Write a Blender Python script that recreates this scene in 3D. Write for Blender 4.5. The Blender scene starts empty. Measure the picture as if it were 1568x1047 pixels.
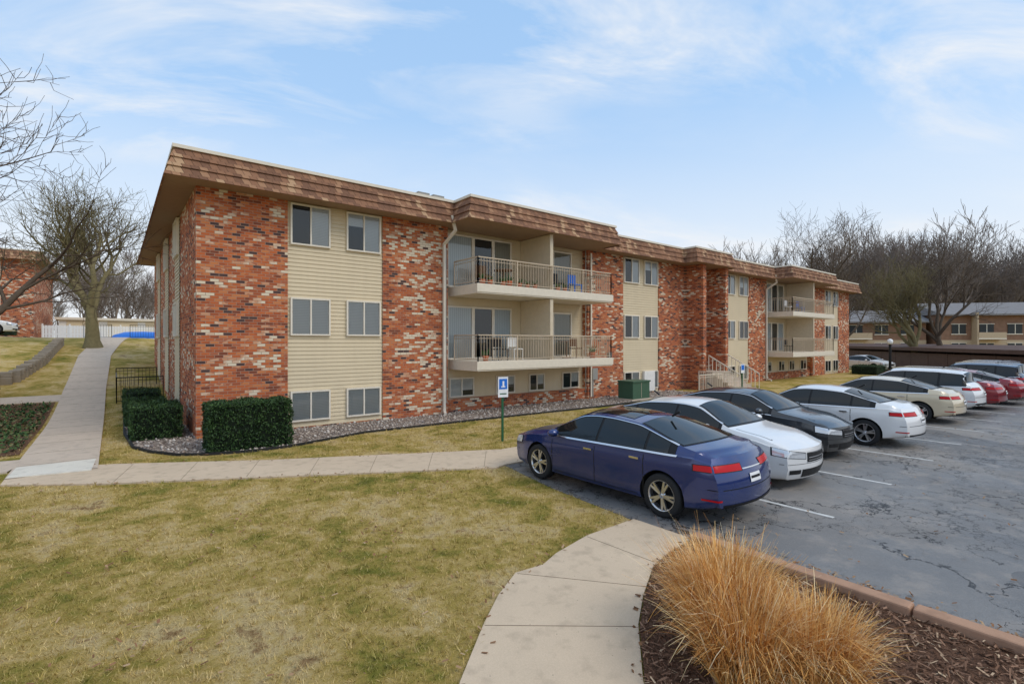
import bpy, bmesh, math, random
import numpy as np
from mathutils import Vector, Matrix
from mathutils.bvhtree import BVHTree
random.seed(7); rng=np.random.default_rng(7)
scene=bpy.context.scene
R=math.radians
def S(a,b,x):
    t=np.clip((np.asarray(x,dtype=float)-a)/(b-a),0,1); return t*t*(3-2*t)
def gh(u,v):
    return 3.0*S(4,31,v)*S(3,.5,u)+.8*S(-6,-16,u)*S(-2,12,v)

# ------------------------------------------------------------ node helpers
class NT:
    def __init__(s,name,rough=.8,spec=.3,col=None,metal=0):
        m=bpy.data.materials.new(name); m.use_nodes=True; s.m=m; s.t=m.node_tree
        s.b=s.t.nodes['Principled BSDF']; s.b.inputs['Roughness'].default_value=rough
        s.b.inputs['Specular IOR Level'].default_value=spec; s.b.inputs['Metallic'].default_value=metal
        if col is not None: s.b.inputs['Base Color'].default_value=(*col,1)
    def n(s,t,**k):
        n=s.t.nodes.new(t)
        for a,b in k.items(): setattr(n,a,b)
        return n
    def put(s,sock,v):
        if isinstance(v,bpy.types.NodeSocket): s.t.links.new(v,sock)
        elif v is not None:
            if isinstance(v,(tuple,list)) and len(v)==3 and sock.type=='RGBA': v=(*v,1)
            sock.default_value=v
    def ma(s,op,a,b=None,c=None,clamp=False):
        n=s.n('ShaderNodeMath',operation=op); n.use_clamp=clamp
        s.put(n.inputs[0],a); s.put(n.inputs[1],b)
        if c is not None: s.put(n.inputs[2],c)
        return n.outputs[0]
    def mix(s,f,a,b,bt='MIX'):
        n=s.n('ShaderNodeMix',data_type='RGBA',blend_type=bt)
        s.put(n.inputs[0],f); s.put(n.inputs[6],a); s.put(n.inputs[7],b); return n.outputs[2]
    def ramp(s,f,st,ip='LINEAR'):
        n=s.n('ShaderNodeValToRGB'); r=n.color_ramp; r.interpolation=ip
        while len(r.elements)<len(st): r.elements.new(.5)
        for e,(p,c) in zip(r.elements,st):
            e.position=p; e.color=(c,c,c,1) if isinstance(c,(int,float)) else (*c,1)
        s.put(n.inputs[0],f); return n.outputs[0]
    def pos(s): return s.n('ShaderNodeNewGeometry').outputs['Position']
    def objc(s): return s.n('ShaderNodeTexCoord').outputs['Object']
    def island(s): return s.n('ShaderNodeNewGeometry').outputs['Random Per Island']
    def xyz(s,v):
        n=s.n('ShaderNodeSeparateXYZ'); s.put(n.inputs[0],v); return n.outputs
    def comb(s,x,y,z=0.0):
        n=s.n('ShaderNodeCombineXYZ'); s.put(n.inputs[0],x); s.put(n.inputs[1],y); s.put(n.inputs[2],z); return n.outputs[0]
    def noise(s,v,sc,det=4,ro=.55,dist=0.0):
        n=s.n('ShaderNodeTexNoise'); s.put(n.inputs['Vector'],v); n.inputs['Scale'].default_value=sc
        n.inputs['Detail'].default_value=det; n.inputs['Roughness'].default_value=ro; n.inputs['Distortion'].default_value=dist
        return n.outputs['Fac']
    def vor(s,v,sc,feat='F1',out='Distance'):
        n=s.n('ShaderNodeTexVoronoi',feature=feat); s.put(n.inputs['Vector'],v); n.inputs['Scale'].default_value=sc
        return n.outputs[out]
    def white(s,v):
        n=s.n('ShaderNodeTexWhiteNoise',noise_dimensions='3D'); s.put(n.inputs['Vector'],v); return n.outputs['Value']
    def bump(s,h,st=.5,d=.02):
        n=s.n('ShaderNodeBump'); n.inputs['Strength'].default_value=st; n.inputs['Distance'].default_value=d
        s.put(n.inputs['Height'],h); s.t.links.new(n.outputs[0],s.b.inputs['Normal'])
    def base(s,c): s.put(s.b.inputs['Base Color'],c)
    def rough(s,c): s.put(s.b.inputs['Roughness'],c)

def plain(name,col,rough=.6,spec=.3,metal=0,var=.12,sc=6):
    q=NT(name,rough,spec,None,metal); p=q.pos(); f=q.noise(p,sc,4)
    a=tuple(max(0,c*(1-var)) for c in col); b=tuple(min(1,c*(1+var)) for c in col)
    q.base(q.mix(f,a,b)); return q.m

def cells(q,vec,bw,bh,offs=.5):
    x,y,z=q.xyz(vec); h=q.ma('ADD',x,y)
    zr=q.ma('DIVIDE',z,bh); row=q.ma('FLOOR',zr); fz=q.ma('FRACT',zr)
    par=q.ma('MULTIPLY',q.ma('PINGPONG',row,1.0),offs)
    c=q.ma('ADD',q.ma('DIVIDE',h,bw),par); col=q.ma('FLOOR',c); fx=q.ma('FRACT',c)
    return h,z,row,col,fx,fz
def brick_mat(name='brick',wt=0.035):
    q=NT(name,.88,.2); p=q.pos(); h,z,row,col,fx,fz=cells(q,p,.22,.08)
    rnd=q.white(q.comb(col,row,1.0)); rnd2=q.white(q.comb(col,row,7.0))
    cl=q.noise(q.comb(q.ma('MULTIPLY',h,.5),q.ma('MULTIPLY',z,1.05),3.0),1.0,4,.65)
    cl=q.ma('MULTIPLY',q.ma('SUBTRACT',cl,.5-wt),1.9)
    v=q.ma('ADD',q.ma('MULTIPLY',rnd,.95),cl,clamp=True)
    c=q.ramp(v,[(0,(.23,.075,.045)),(.1,(.40,.115,.052)),(.3,(.53,.155,.058)),(.55,(.58,.23,.095)),(.70,(.44,.15,.08)),(.80,(.60,.34,.21)),(.89,(.67,.52,.39)),(.95,(.73,.66,.55))],'CONSTANT')
    dk=q.ma('GREATER_THAN',rnd2,.93); c=q.mix(dk,c,(.09,.06,.06))
    fn=q.noise(p,30,3); c=q.mix(.3,c,q.mix(fn,(.14,.08,.06),(.62,.44,.32)),'OVERLAY')
    mo=q.ma('MAXIMUM',q.ma('LESS_THAN',fx,.06),q.ma('LESS_THAN',fz,.15))
    c=q.mix(mo,c,(.37,.25,.185))
    big=q.noise(p,.35,3); c=q.mix(.22,c,q.mix(big,(.1,.08,.07),(.9,.85,.8)),'OVERLAY')
    q.base(c); q.bump(q.ma('ADD',q.ma('MULTIPLY',q.ma('SUBTRACT',1.0,mo),.8),q.ma('MULTIPLY',rnd2,.5)),.6,.012)
    return q.m
def shingle_mat(name='mansard_shingle'):
    q=NT(name,.9,.15); p=q.pos(); h,z,row,col,fx,fz=cells(q,p,.20,.2633)
    rnd=q.white(q.comb(col,row,2.0))
    c=q.ramp(rnd,[(0,(.16,.075,.05)),(.25,(.28,.135,.08)),(.55,(.22,.105,.065)),(.76,(.40,.22,.13)),(.90,(.54,.35,.21))],'CONSTANT')
    c=q.mix(.3,c,q.mix(q.noise(p,25,3),(.14,.075,.045),(.47,.29,.18)))
    c=q.mix(q.ma('LESS_THAN',fx,.06),c,(.07,.04,.025)); q.base(c)
    q.bump(q.ma('ADD',q.noise(p,40,3),q.ma('MULTIPLY',rnd,.8)),.8,.015); return q.m
def siding_mat(name,col):
    q=NT(name,.55,.3); p=q.pos(); f=q.noise(p,.8,4); st=q.noise(q.comb(q.ma('MULTIPLY',q.ma('ADD',q.xyz(p)[0],q.xyz(p)[1]),3.0),q.ma('MULTIPLY',q.xyz(p)[2],.25)),2,4)
    q.base(q.mix(q.ma('MULTIPLY',q.ma('ADD',f,st),.5),tuple(c*.82 for c in col),tuple(c*1.1 for c in col))); return q.m
def lawn_color(q,p,isl=None):
    a=q.noise(p,.5,4,.6,.6); b=q.noise(p,2.2,5,.68,.5); c=q.noise(p,13,3,.7)
    f=q.ma('ADD',q.ma('MULTIPLY',a,.45),q.ma('ADD',q.ma('MULTIPLY',b,.42),q.ma('MULTIPLY',c,.13)))
    f=q.ma('ADD',q.ma('MULTIPLY',q.ma('SUBTRACT',f,.5),2.1),.54)
    if isl is not None: f=q.ma('ADD',f,q.ma('MULTIPLY',q.ma('SUBTRACT',isl,.5),.16))
    return q.ramp(f,[(.22,(.15,.17,.025)),(.38,(.30,.27,.05)),(.50,(.52,.38,.10)),(.60,(.68,.49,.18)),(.71,(.78,.60,.30)),(.80,(.40,.25,.12))])
def lawn_mat():
    q=NT('lawn_ground',.95,.1); p=q.pos(); c=lawn_color(q,p)
    q.base(q.mix(q.noise(p,60,3),q.mix(.6,c,(.06,.04,.012)),c)); q.bump(q.noise(p,45,4,.8),.9,.03); return q.m
def blade_mat():
    q=NT('grass_blade',.8,.15); p=q.pos(); i=q.island(); c=lawn_color(q,p,i)
    c=q.mix(q.ma('MULTIPLY',q.ma('POWER',i,2.0),.5),c,(.84,.68,.34))
    i2=q.ma('FRACT',q.ma('MULTIPLY',i,17.3)); c=q.mix(1.0,c,q.mix(i2,(.48,.47,.44),(1.0,1.0,1.0)),'MULTIPLY'); q.base(c); return q.m
def asphalt_mat():
    q=NT('asphalt',.6,.45); p=q.pos(); big=q.noise(p,.3,5,.62,.6); f=q.noise(p,70,3,.8); md=q.noise(p,2.2,4,.7)
    d=q.n('ShaderNodeVectorMath',operation='ADD'); ns=q.n('ShaderNodeTexNoise'); ns.inputs['Scale'].default_value=1.1; ns.inputs['Detail'].default_value=6; ns.inputs['Roughness'].default_value=.65; q.put(ns.inputs['Vector'],p)
    sc=q.n('ShaderNodeVectorMath',operation='SCALE'); q.put(sc.inputs[0],ns.outputs['Color']); sc.inputs['Scale'].default_value=1.8
    q.put(d.inputs[0],p); q.put(d.inputs[1],sc.outputs[0])
    wv=q.noise(p,.7,3); thr=q.ma('MULTIPLY',q.ramp(wv,[(.36,.15),(.60,1)]),.010)
    cr=q.vor(d.outputs[0],.40,'DISTANCE_TO_EDGE'); cr2=q.vor(d.outputs[0],1.9,'DISTANCE_TO_EDGE')
    m1=q.ma('LESS_THAN',cr,thr); alig=q.ma('GREATER_THAN',q.noise(p,.26,3),.48); m2=q.ma('MULTIPLY',q.ma('LESS_THAN',cr2,q.ma('MULTIPLY',thr,2.6)),alig)
    c=q.ramp(big,[(.36,(.085,.088,.095)),(.47,(.15,.143,.138)),(.55,(.20,.183,.168)),(.64,(.27,.24,.21))])
    c=q.mix(.5,c,q.mix(f,(.035,.034,.033),(.40,.38,.36))); c=q.mix(q.ma('MULTIPLY',q.ramp(md,[(.5,0),(.66,1)]),.55),c,(.32,.275,.235))
    pt=q.ma('GREATER_THAN',q.noise(p,.33,2,.4),.60); c=q.mix(q.ma('MULTIPLY',pt,.5),c,(.07,.07,.072))
    c=q.mix(q.ma('MAXIMUM',m1,m2),c,(.03,.027,.025)); q.base(c)
    q.rough(q.ramp(q.noise(p,.5,3),[(.38,.32),(.6,.78)])); q.bump(q.ma('SUBTRACT',f,q.ma('MULTIPLY',q.ma('MAXIMUM',m1,m2),1.5)),.5,.012); return q.m
def concrete_mat(name,col,ju=None):
    q=NT(name,.85,.25); p=q.pos(); a=q.noise(p,.8,5,.65); f=q.noise(p,90,3,.8); g=q.noise(p,5,4)
    c=q.mix(a,tuple(k*.68 for k in col),tuple(k*1.15 for k in col)); c=q.mix(.35,c,q.mix(f,tuple(k*.35 for k in col),tuple(min(1,k*1.5) for k in col)))
    c=q.mix(q.ma('MULTIPLY',q.ramp(g,[(.52,0),(.70,1)]),.4),c,tuple(k*.5 for k in col))
    sp=q.ma('LESS_THAN',q.vor(p,9),.05); c=q.mix(q.ma('MULTIPLY',sp,.6),c,(.06,.045,.035))
    q.base(c); q.bump(f,.35,.006); return q.m
def gravel_mat():
    q=NT('river_rock',.85,.2); i=q.island()
    q.base(q.ramp(i,[(0,(.44,.36,.30)),(.25,(.64,.56,.48)),(.5,(.32,.24,.19)),(.7,(.72,.66,.60)),(.9,(.2,.165,.15))])); return q.m
def gravelbed_mat():
    q=NT('gravel_bed_base',.9,.2); p=q.pos(); v=q.vor(p,22,'F1','Color'); d=q.vor(p,22)
    c=q.mix(q.xyz(v)[0],(.27,.2,.16),(.62,.54,.46)); q.base(q.mix(q.ramp(d,[(.3,0),(.7,1)]),c,(.08,.06,.05))); q.bump(q.ma('SUBTRACT',1.0,d),.8,.03); return q.m
def mulch_mat():
    q=NT('mulch',.95,.1); p=q.pos(); f=q.noise(p,40,5,.75); q.base(q.ramp(f,[(.3,(.05,.028,.018)),(.5,(.15,.08,.05)),(.7,(.28,.165,.11))])); q.bump(f,1,.03); return q.m
def island_ramp(name,st,rough=.85,spec=.15):
    q=NT(name,rough,spec); q.base(q.ramp(q.island(),st)); return q.m
def bark_mat(name,a,b):
    q=NT(name,.95,.1); p=q.objc(); f=q.noise(p,6,4,.7); q.base(q.mix(f,a,b)); q.bump(f,.8,.03); return q.m
def glass_mat():
    q=NT('window_glass'); t=q.t; o=t.nodes['Material Output']
    tr=q.n('ShaderNodeBsdfTransparent'); tr.inputs[0].default_value=(.90,.92,.92,1)
    g=q.n('ShaderNodeBsdfGlossy'); g.inputs['Roughness'].default_value=.02
    fr=q.n('ShaderNodeFresnel'); fr.inputs[0].default_value=1.7
    ms=q.n('ShaderNodeMixShader'); t.links.new(fr.outputs[0],ms.inputs[0]); t.links.new(tr.outputs[0],ms.inputs[1]); t.links.new(g.outputs[0],ms.inputs[2])
    t.links.new(ms.outputs[0],o.inputs[0]); return q.m
def blinds_mat(name,col,vert=False):
    q=NT(name,.7,.2); x,y,z=q.xyz(q.pos()); h=q.ma('ADD',x,y)
    f=q.ma('FRACT',q.ma('MULTIPLY',h if vert else z,11.0 if vert else 20.0))
    q.base(q.mix(f,tuple(c*.72 for c in col),col)); return q.m
def paint_mat(name,col,metal=.35,rough=.32):
    q=NT(name,rough,.5,col,metal); q.b.inputs['Coat Weight'].default_value=1; q.b.inputs['Coat Roughness'].default_value=.03
    p=q.pos(); d=q.noise(p,3,5,.6); z=q.xyz(q.objc())[2]
    dirt=q.ma('MULTIPLY',q.ramp(z,[(.15,1),(.6,0)]),q.ma('MULTIPLY',d,.35)); q.base(q.mix(dirt,col,(.20,.18,.15)))
    return q.m

M={}
M['brick']=brick_mat(); M['shingle']=shingle_mat(); M['siding']=siding_mat('vinyl_siding',(.68,.565,.385))
M['trim']=plain('beige_trim',(.62,.52,.38),.5); M['slab']=plain('cream_fascia',(.72,.64,.52),.5); M['rail']=plain('railing_paint',(.54,.43,.31),.5); M['soffit']=plain('soffit_brown',(.32,.21,.13),.8)
M['cap']=plain('roof_cap',(.72,.65,.54),.5); M['roof']=plain('roof_membrane',(.3,.29,.27),.9)
M['frame']=plain('window_frame',(.76,.69,.58),.45); M['glass']=glass_mat()
M['blind']=blinds_mat('window_blinds',(.84,.83,.80)); M['curt']=blinds_mat('door_curtain',(.78,.80,.78),True)
M['curt2']=blinds_mat('door_curtain_beige',(.46,.42,.33),True)
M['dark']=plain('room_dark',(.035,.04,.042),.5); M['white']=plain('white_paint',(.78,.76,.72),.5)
M['conc']=concrete_mat('concrete_walk',(.64,.50,.355)); M['conc2']=concrete_mat('concrete_walk_grey',(.60,.49,.385)); M['concl']=concrete_mat('concrete_patch',(.77,.70,.59))
M['joint']=plain('joint_dirt',(.16,.12,.08),.9,var=.5,sc=9)
M['kerb']=concrete_mat('kerb_brown',(.46,.27,.175)); M['lawn']=lawn_mat(); M['blade']=blade_mat()
M['asph']=asphalt_mat(); M['line']=plain('road_paint',(.58,.57,.54),.7,var=.45,sc=12)
M['grav']=gravel_mat(); M['gravb']=gravelbed_mat(); M['mulch']=mulch_mat()
M['chips']=island_ramp('mulch_chips',[(0,(.07,.035,.02)),(.5,(.19,.10,.06)),(.85,(.34,.20,.13)),(1,(.58,.42,.27))])
M['leaf']=island_ramp('dead_leaves',[(0,(.12,.06,.03)),(.5,(.27,.14,.07)),(1,(.46,.32,.19))])
M['hedge']=island_ramp('hedge_leaves',[(0,(.010,.026,.008)),(.5,(.025,.06,.016)),(.85,(.05,.10,.026)),(1,(.09,.16,.045))],.6,.3)
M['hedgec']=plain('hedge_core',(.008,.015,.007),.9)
M['ogr']=island_ramp('ornamental_grass_blades',[(0,(.38,.14,.035)),(.25,(.66,.30,.075)),(.55,(.82,.46,.14)),(.82,(.88,.61,.27)),(1,(.92,.78,.52))],.7,.2)
M['bark']=bark_mat('bark',(.06,.045,.032),(.19,.145,.11)); M['bark2']=bark_mat('bark_mossy',(.11,.095,.05),(.30,.25,.13))
M['bark3']=bark_mat('bark_far_hazed',(.19,.155,.135),(.32,.27,.24))  # distance haze painted into the bark colour: paler and greyer, no volume
M['black']=plain('black_trim',(.012,.012,.013),.5); M['edging']=plain('black_edging',(.02,.02,.02),.6)
M['cglass']=NT('car_glass',.03,.5,(.010,.013,.014)).m; M['chrome']=NT('chrome',.15,.5,(.75,.75,.77),1).m
M['tire']=plain('tire',(.022,.022,.023),.8); M['rim']=NT('alloy_rim',.28,.5,(.6,.6,.61),.9).m
M['rimred']=NT('red_rim',.35,.5,(.35,.02,.03),.5).m; M['wdark']=plain('wheel_well',(.01,.01,.01),.9)
M['tail']=NT('tail_lamp',.22,.25,(.50,.006,.008)).m; M['lamp']=NT('head_lamp',.08,.7,(.65,.67,.70),.4).m
M['metal']=plain('galvanised',(.35,.34,.31),.5,metal=.3); M['green']=plain('green_post',(.02,.11,.05),.5); M['tgreen']=plain('transformer_green',(.05,.11,.07),.5)
M['blue']=plain('sign_blue',(.02,.16,.6),.4); M['signw']=plain('sign_white',(.8,.8,.8),.4)
M['terra']=plain('terracotta',(.45,.12,.05),.8); M['plant']=plain('pot_plant',(.05,.12,.03),.8); M['wood']=plain('outdoor_wood',(.16,.08,.04),.7)
M['rock']=plain('stone_wall',(.28,.24,.19),.9,var=.5,sc=3)
M['broof']=plain('grey_shingle_roof',(.21,.20,.20),.9,var=.25,sc=3); M['bwood']=plain('brown_cladding',(.26,.15,.10),.85,var=.3,sc=2); M['tan']=plain('tan_wall',(.50,.39,.27),.8)
M['carport']=plain('carport_brown',(.10,.055,.04),.7,var=.3,sc=2); M['ivy']=island_ramp('ground_cover_leaves',[(0,(.02,.05,.02)),(.6,(.06,.12,.04)),(.85,(.14,.16,.06)),(1,(.28,.2,.12))])

# ------------------------------------------------------------ mesh helpers
class MB:
    def __init__(s): s.v=[];s.f=[];s.m=[];s.s=[]
    def add(s,vs,fs,m=0,sm=False):
        o=len(s.v); s.v.extend([tuple(v) for v in vs])
        for f in fs: s.f.append(tuple(i+o for i in f)); s.m.append(m); s.s.append(sm)
    def box(s,x0,x1,y0,y1,z0,z1,m=0):
        s.add([(x0,y0,z0),(x1,y0,z0),(x1,y1,z0),(x0,y1,z0),(x0,y0,z1),(x1,y0,z1),(x1,y1,z1),(x0,y1,z1)],
              [(0,3,2,1),(4,5,6,7),(0,1,5,4),(1,2,6,5),(2,3,7,6),(3,0,4,7)],m)
    def bar(s,p0,p1,w,m=0,n=4,w1=None,sm=False):
        p0=Vector(p0);p1=Vector(p1);d=(p1-p0).normalized(); w1=w if w1 is None else w1
        r=Vector((0,0,1)) if abs(d.z)<.9 else Vector((1,0,0)); a=d.cross(r).normalized(); b=d.cross(a); vs=[]
        for p,ww in ((p0,w),(p1,w1)):
            for k in range(n):
                t=2*math.pi*(k+.5)/n; vs.append(p+(a*math.cos(t)+b*math.sin(t))*ww*(.7071 if n==4 else 1))
        fs=[(k,(k+1)%n,n+(k+1)%n,n+k) for k in range(n)]+[tuple(range(n))[::-1],tuple(range(n,2*n))]
        s.add(vs,fs,m,sm)
    def prism(s,poly,z0,z1,m=0):
        n=len(poly); s.add([(x,y,z0) for x,y in poly]+[(x,y,z1) for x,y in poly],[tuple(range(n))[::-1],tuple(range(n,2*n))]+[(i,(i+1)%n,n+(i+1)%n,n+i) for i in range(n)],m)
    def lathe(s,prof,c,axis='z',n=20,m=0,sm=True):
        vs=[];fs=[]
        for r,h in prof:
            for k in range(n):
                t=2*math.pi*k/n
                if axis=='z': vs.append((c[0]+r*math.cos(t),c[1]+r*math.sin(t),c[2]+h))
                else: vs.append((c[0]+r*math.cos(t),c[1]+h,c[2]+r*math.sin(t)))
        for i in range(len(prof)-1):
            for k in range(n): fs.append((i*n+k,i*n+(k+1)%n,(i+1)*n+(k+1)%n,(i+1)*n+k))
        s.add(vs,fs,m,sm)
    def mesh(s,name,mats):
        me=bpy.data.meshes.new(name); me.from_pydata(s.v,[],s.f)
        for m in mats: me.materials.append(m)
        me.polygons.foreach_set('material_index',s.m); me.polygons.foreach_set('use_smooth',s.s); me.update(); return me
    def obj(s,name,mats,parent=None,bevel=0):
        o=bpy.data.objects.new(name,s.mesh(name,mats)); scene.collection.objects.link(o)
        if parent: o.parent=parent
        if bevel:
            b=o.modifiers.new('b','BEVEL'); b.width=bevel; b.segments=2; b.limit_method='ANGLE'
        return o
def empty(name,loc=(0,0,0),rz=0):
    e=bpy.data.objects.new(name,None); e.location=loc; e.rotation_euler=(0,0,rz); e.empty_display_size=.3; scene.collection.objects.link(e); return e
def np_mesh(name,V,F,mat,parent=None,smooth=False):
    me=bpy.data.meshes.new(name); V=np.asarray(V,dtype=np.float32); F=np.asarray(F,dtype=np.int32); k=F.shape[1]
    me.vertices.add(len(V)); me.vertices.foreach_set('co',V.ravel()); me.loops.add(F.size); me.loops.foreach_set('vertex_index',F.ravel())
    me.polygons.add(len(F)); me.polygons.foreach_set('loop_start',np.arange(0,F.size,k,dtype=np.int32)); me.update(calc_edges=True); me.validate()
    if smooth: me.polygons.foreach_set('use_smooth',np.ones(len(me.polygons),dtype=bool))
    me.materials.append(mat); o=bpy.data.objects.new(name,me); scene.collection.objects.link(o)
    if parent: o.parent=parent
    return o
def inpoly(px,py,poly):
    r=np.zeros(len(px),bool); n=len(poly)
    for i in range(n):
        x1,y1=poly[i];x2,y2=poly[(i+1)%n]
        if y1==y2: continue
        c=((y1>py)!=(y2>py))&(px<(x2-x1)*(py-y1)/(y2-y1)+x1); r^=c
    return r

# ------------------------------------------------------------ ground
def axis(lo,hi,st):
    a=list(np.arange(lo,hi+.01,st)); d=st; x=hi
    while x<900: d*=1.35; x+=d; a.append(x)
    d=st; x=lo
    while x>-900: d*=1.35; x-=d; a.insert(0,x)
    return np.array(a)
gx=axis(-30,12,.75); gy=axis(-20,60,.75)
X,Y=np.meshgrid(gx,gy); Z=gh(X,Y); nx,ny=len(gx),len(gy)
idx=np.arange(nx*ny).reshape(ny,nx)
F=np.stack([idx[:-1,:-1].ravel(),idx[:-1,1:].ravel(),idx[1:,1:].ravel(),idx[1:,:-1].ravel()],1)
np_mesh('lawn_ground',np.stack([X.ravel(),Y.ravel(),Z.ravel()],1),F,M['lawn'],smooth=True)

def sheet(name,poly,z0,z1,mat): 
    b=MB(); b.prism(poly,z0,z1); return b.obj(name,[mat])
lot=[(4.37,-60),(75,-60),(75,-7.7),(4.9,-7.7),(4.55,-9.5),(4.37,-11.5)]
sheet('asphalt_parking_lot',lot,-.05,.010,M['asph'])
b=MB()
for u in [6.85,9.7,12.75,15.6,18.6,21.6,24.5,27.4,30.3,33.2,36.1,39]: b.box(u-.04,u+.04,-13.4,-8.2,.011,.014)
b.obj('parking_stall_lines',[M['line']])
diag=[(-3.45,-3.07),(-2.0,-4.1),(.5,-5.5),(4.6,-7.78),(4.9,-7.69),(60,-7.69),(60,-6.4),(5.78,-6.4),(.94,-4.0),(-1.72,-2.35),(-2.05,-2.2),(-3.45,-2.0)]
sheet('front_sidewalk',diag,-.05,.032,M['conc'])
sheet('concrete_patch',[(-3.43,-2.55),(-2.15,-2.75),(-2.1,-1.5),(-3.4,-1.5)],.03,.047,M['concl'])
cw=[(4.37,-11.56),(3.35,-11.56),(2.6,-11.72),(2.25,-11.86),(1.86,-11.82),(1.4,-12.1),(.95,-12.46),(.354,-12.99),(-.6,-13.95),(-2.4,-16.2),(-3.5,-18.5),(-2.2,-19),(-1.1,-17.0),(.3,-15.15),(1.48,-13.89),(2.1,-13.37),(2.59,-13.06),(3.25,-12.71),(3.8,-12.58),(4.37,-12.54)]
sheet('curved_sidewalk',cw,-.05,.030,M['conc'])
b=MB()
for (p,q_) in [((1.86,-11.85),(2.75,-12.95)),((.95,-12.48),(2.05,-13.38)),((3.3,-11.60),(3.35,-12.65)),((-.1,-13.5),(1.0,-14.38))]:
    b.bar((*p,.0285),(*q_,.0285),.007)
for k in range(7):
    t=k/6; b.bar((-1.8+6.2*t,-4.15-3.45*t,.0305),(-1.45+6.8*t,-2.6-3.75*t,.0305),.007)
for u in range(8,40,2): b.bar((u,-7.66,.0305),(u,-6.43,.0305),.007)
b.obj('sidewalk_joints',[M['joint']])
bed=[(4.25,-12.60),(3.8,-12.60),(3.25,-12.73),(2.59,-13.08),(2.1,-13.39),(1.48,-13.91),(.3,-15.17),(-1.1,-17.02),(-2.2,-19.02),(-2.2,-22),(4.25,-22)]
sheet('mulch_bed',bed,-.05,.035,M['mulch'])
b=MB(); y=-12.56
while y>-40:
    b.box(4.25,4.43,y-1.18,y,-.05,.125); y-=1.2
b.obj('kerb',[M['kerb']],bevel=.02)
def drape(name,pts,w,off,mat,step=.6):
    P=[]; 
    for (x0,y0),(x1,y1) in zip(pts[:-1],pts[1:]):
        L=math.hypot(x1-x0,y1-y0); n=max(1,int(L/step))
        for i in range(n): P.append((x0+(x1-x0)*i/n,y0+(y1-y0)*i/n))
    P.append(pts[-1]); b=MB(); vs=[];fs=[]
    for i,(x,y) in enumerate(P):
        a=P[max(0,i-1)];c=P[min(len(P)-1,i+1)]; dx,dy=c[0]-a[0],c[1]-a[1]; l=math.hypot(dx,dy); nx_,ny_=-dy/l,dx/l
        for j in range(5):
            s=(j/4-.5)*w; xx,yy=x+nx_*s,y+ny_*s; z=float(gh(xx,yy))+off
            if j==0: vs.append((xx,yy,z-.15))
            vs.append((xx,yy,z))
            if j==4: vs.append((xx,yy,z-.15))
    for i in range(len(P)-1):
        for j in range(6): a=i*7+j; fs.append((a,a+1,a+8,a+7))
    b.add(vs,fs); return b.obj(name,[mat])
drape('side_sidewalk',[(-2.75,-2.6),(-2.75,12),(-2.6,20),(-1.6,30),(-.6,48)],1.4,.042,M['conc2'])
drape('side_sidewalk',[(-3.4,-1.2),(-6,-.8),(-12,-.8)],1.3,.037,M['conc2'])
drape('side_sidewalk',[(-2.75,10.5),(-8,10.5),(-14,12)],1.2,.036,M['conc2'])
drape('side_driveway',[(-30,38),(-7,38),(-4.6,48)],5,.03,M['asph'])
b=MB()
for k in range(18):
    y=-1.4+k*1.5; z0=float(gh(-2.75,y)); b.bar((-3.42,y,z0+.0405),(-2.08,y,z0+.0405),.008)
b.obj('sidewalk_joints',[M['joint']])
gp=[(0,0),(-.02,14),(-1.3,14),(-1.5,6),(-1.54,2.1),(-1.4,-.4),(-1.09,-1.3),(-.6,-2.1),(0,-2.5),(.8,-2.75),(1.7,-2.75),(2.8,-2.4),(4.06,-2.0),(7.2,-2.1),(10,-2.2),(14.4,-2.4),(18,-2.2),(22.5,-2.1),(22.5,0)]
b=MB(); 
gl=[(0.3,.3),(0.3,6),(-1.5,6)]+gp[4:-1]+[(22.5,.3)]
b.prism(gl,-.05,.014); b.obj('gravel_bed',[M['gravb']])
b=MB(); e=gl[2:-1]
for p,q_ in zip(e[:-1],e[1:]): b.bar((*p,.03),(*q_,.03),.06)
b.obj('bed_edging',[M['edging']])
N=9000; px=rng.uniform(-1.6,22.5,N); py=rng.uniform(-2.8,6,N); k=inpoly(px,py,gl); px,py=px[k],py[k]
oct_v=np.array([(1,0,0),(0,1,0),(-1,0,0),(0,-1,0),(0,0,.7),(0,0,-.7)]); oct_f=np.array([(0,1,4),(1,2,4),(2,3,4),(3,0,4),(1,0,5),(2,1,5),(3,2,5),(0,3,5)])
def scatter(name,px,py,pz,smin,smax,mat,flat=1.0):
    n=len(px); s=rng.uniform(smin,smax,n); V=oct_v[None]*s[:,None,None]*rng.uniform(.6,1.3,(n,1,3)); V[:,:,2]*=flat
    V=V+rng.normal(0,.12,V.shape)*s[:,None,None]*np.array([1,1,flat]); a=rng.uniform(0,6.28,n); c,s_=np.cos(a)[:,None],np.sin(a)[:,None]
    V=np.stack([V[:,:,0]*c-V[:,:,1]*s_+px[:,None],V[:,:,0]*s_+V[:,:,1]*c+py[:,None],V[:,:,2]+pz[:,None]],2)
    Fc=oct_f[None]+(np.arange(n)*6)[:,None,None]; return np_mesh(name,V.reshape(-1,3),Fc.reshape(-1,3),mat)
scatter('gravel',px,py,np.full(len(px),.03),.02,.055,M['grav'])
N=16000; px=rng.uniform(0,4.25,N); py=rng.uniform(-17,-12.6,N); k=inpoly(px,py,bed); px,py=px[k],py[k]
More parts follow.
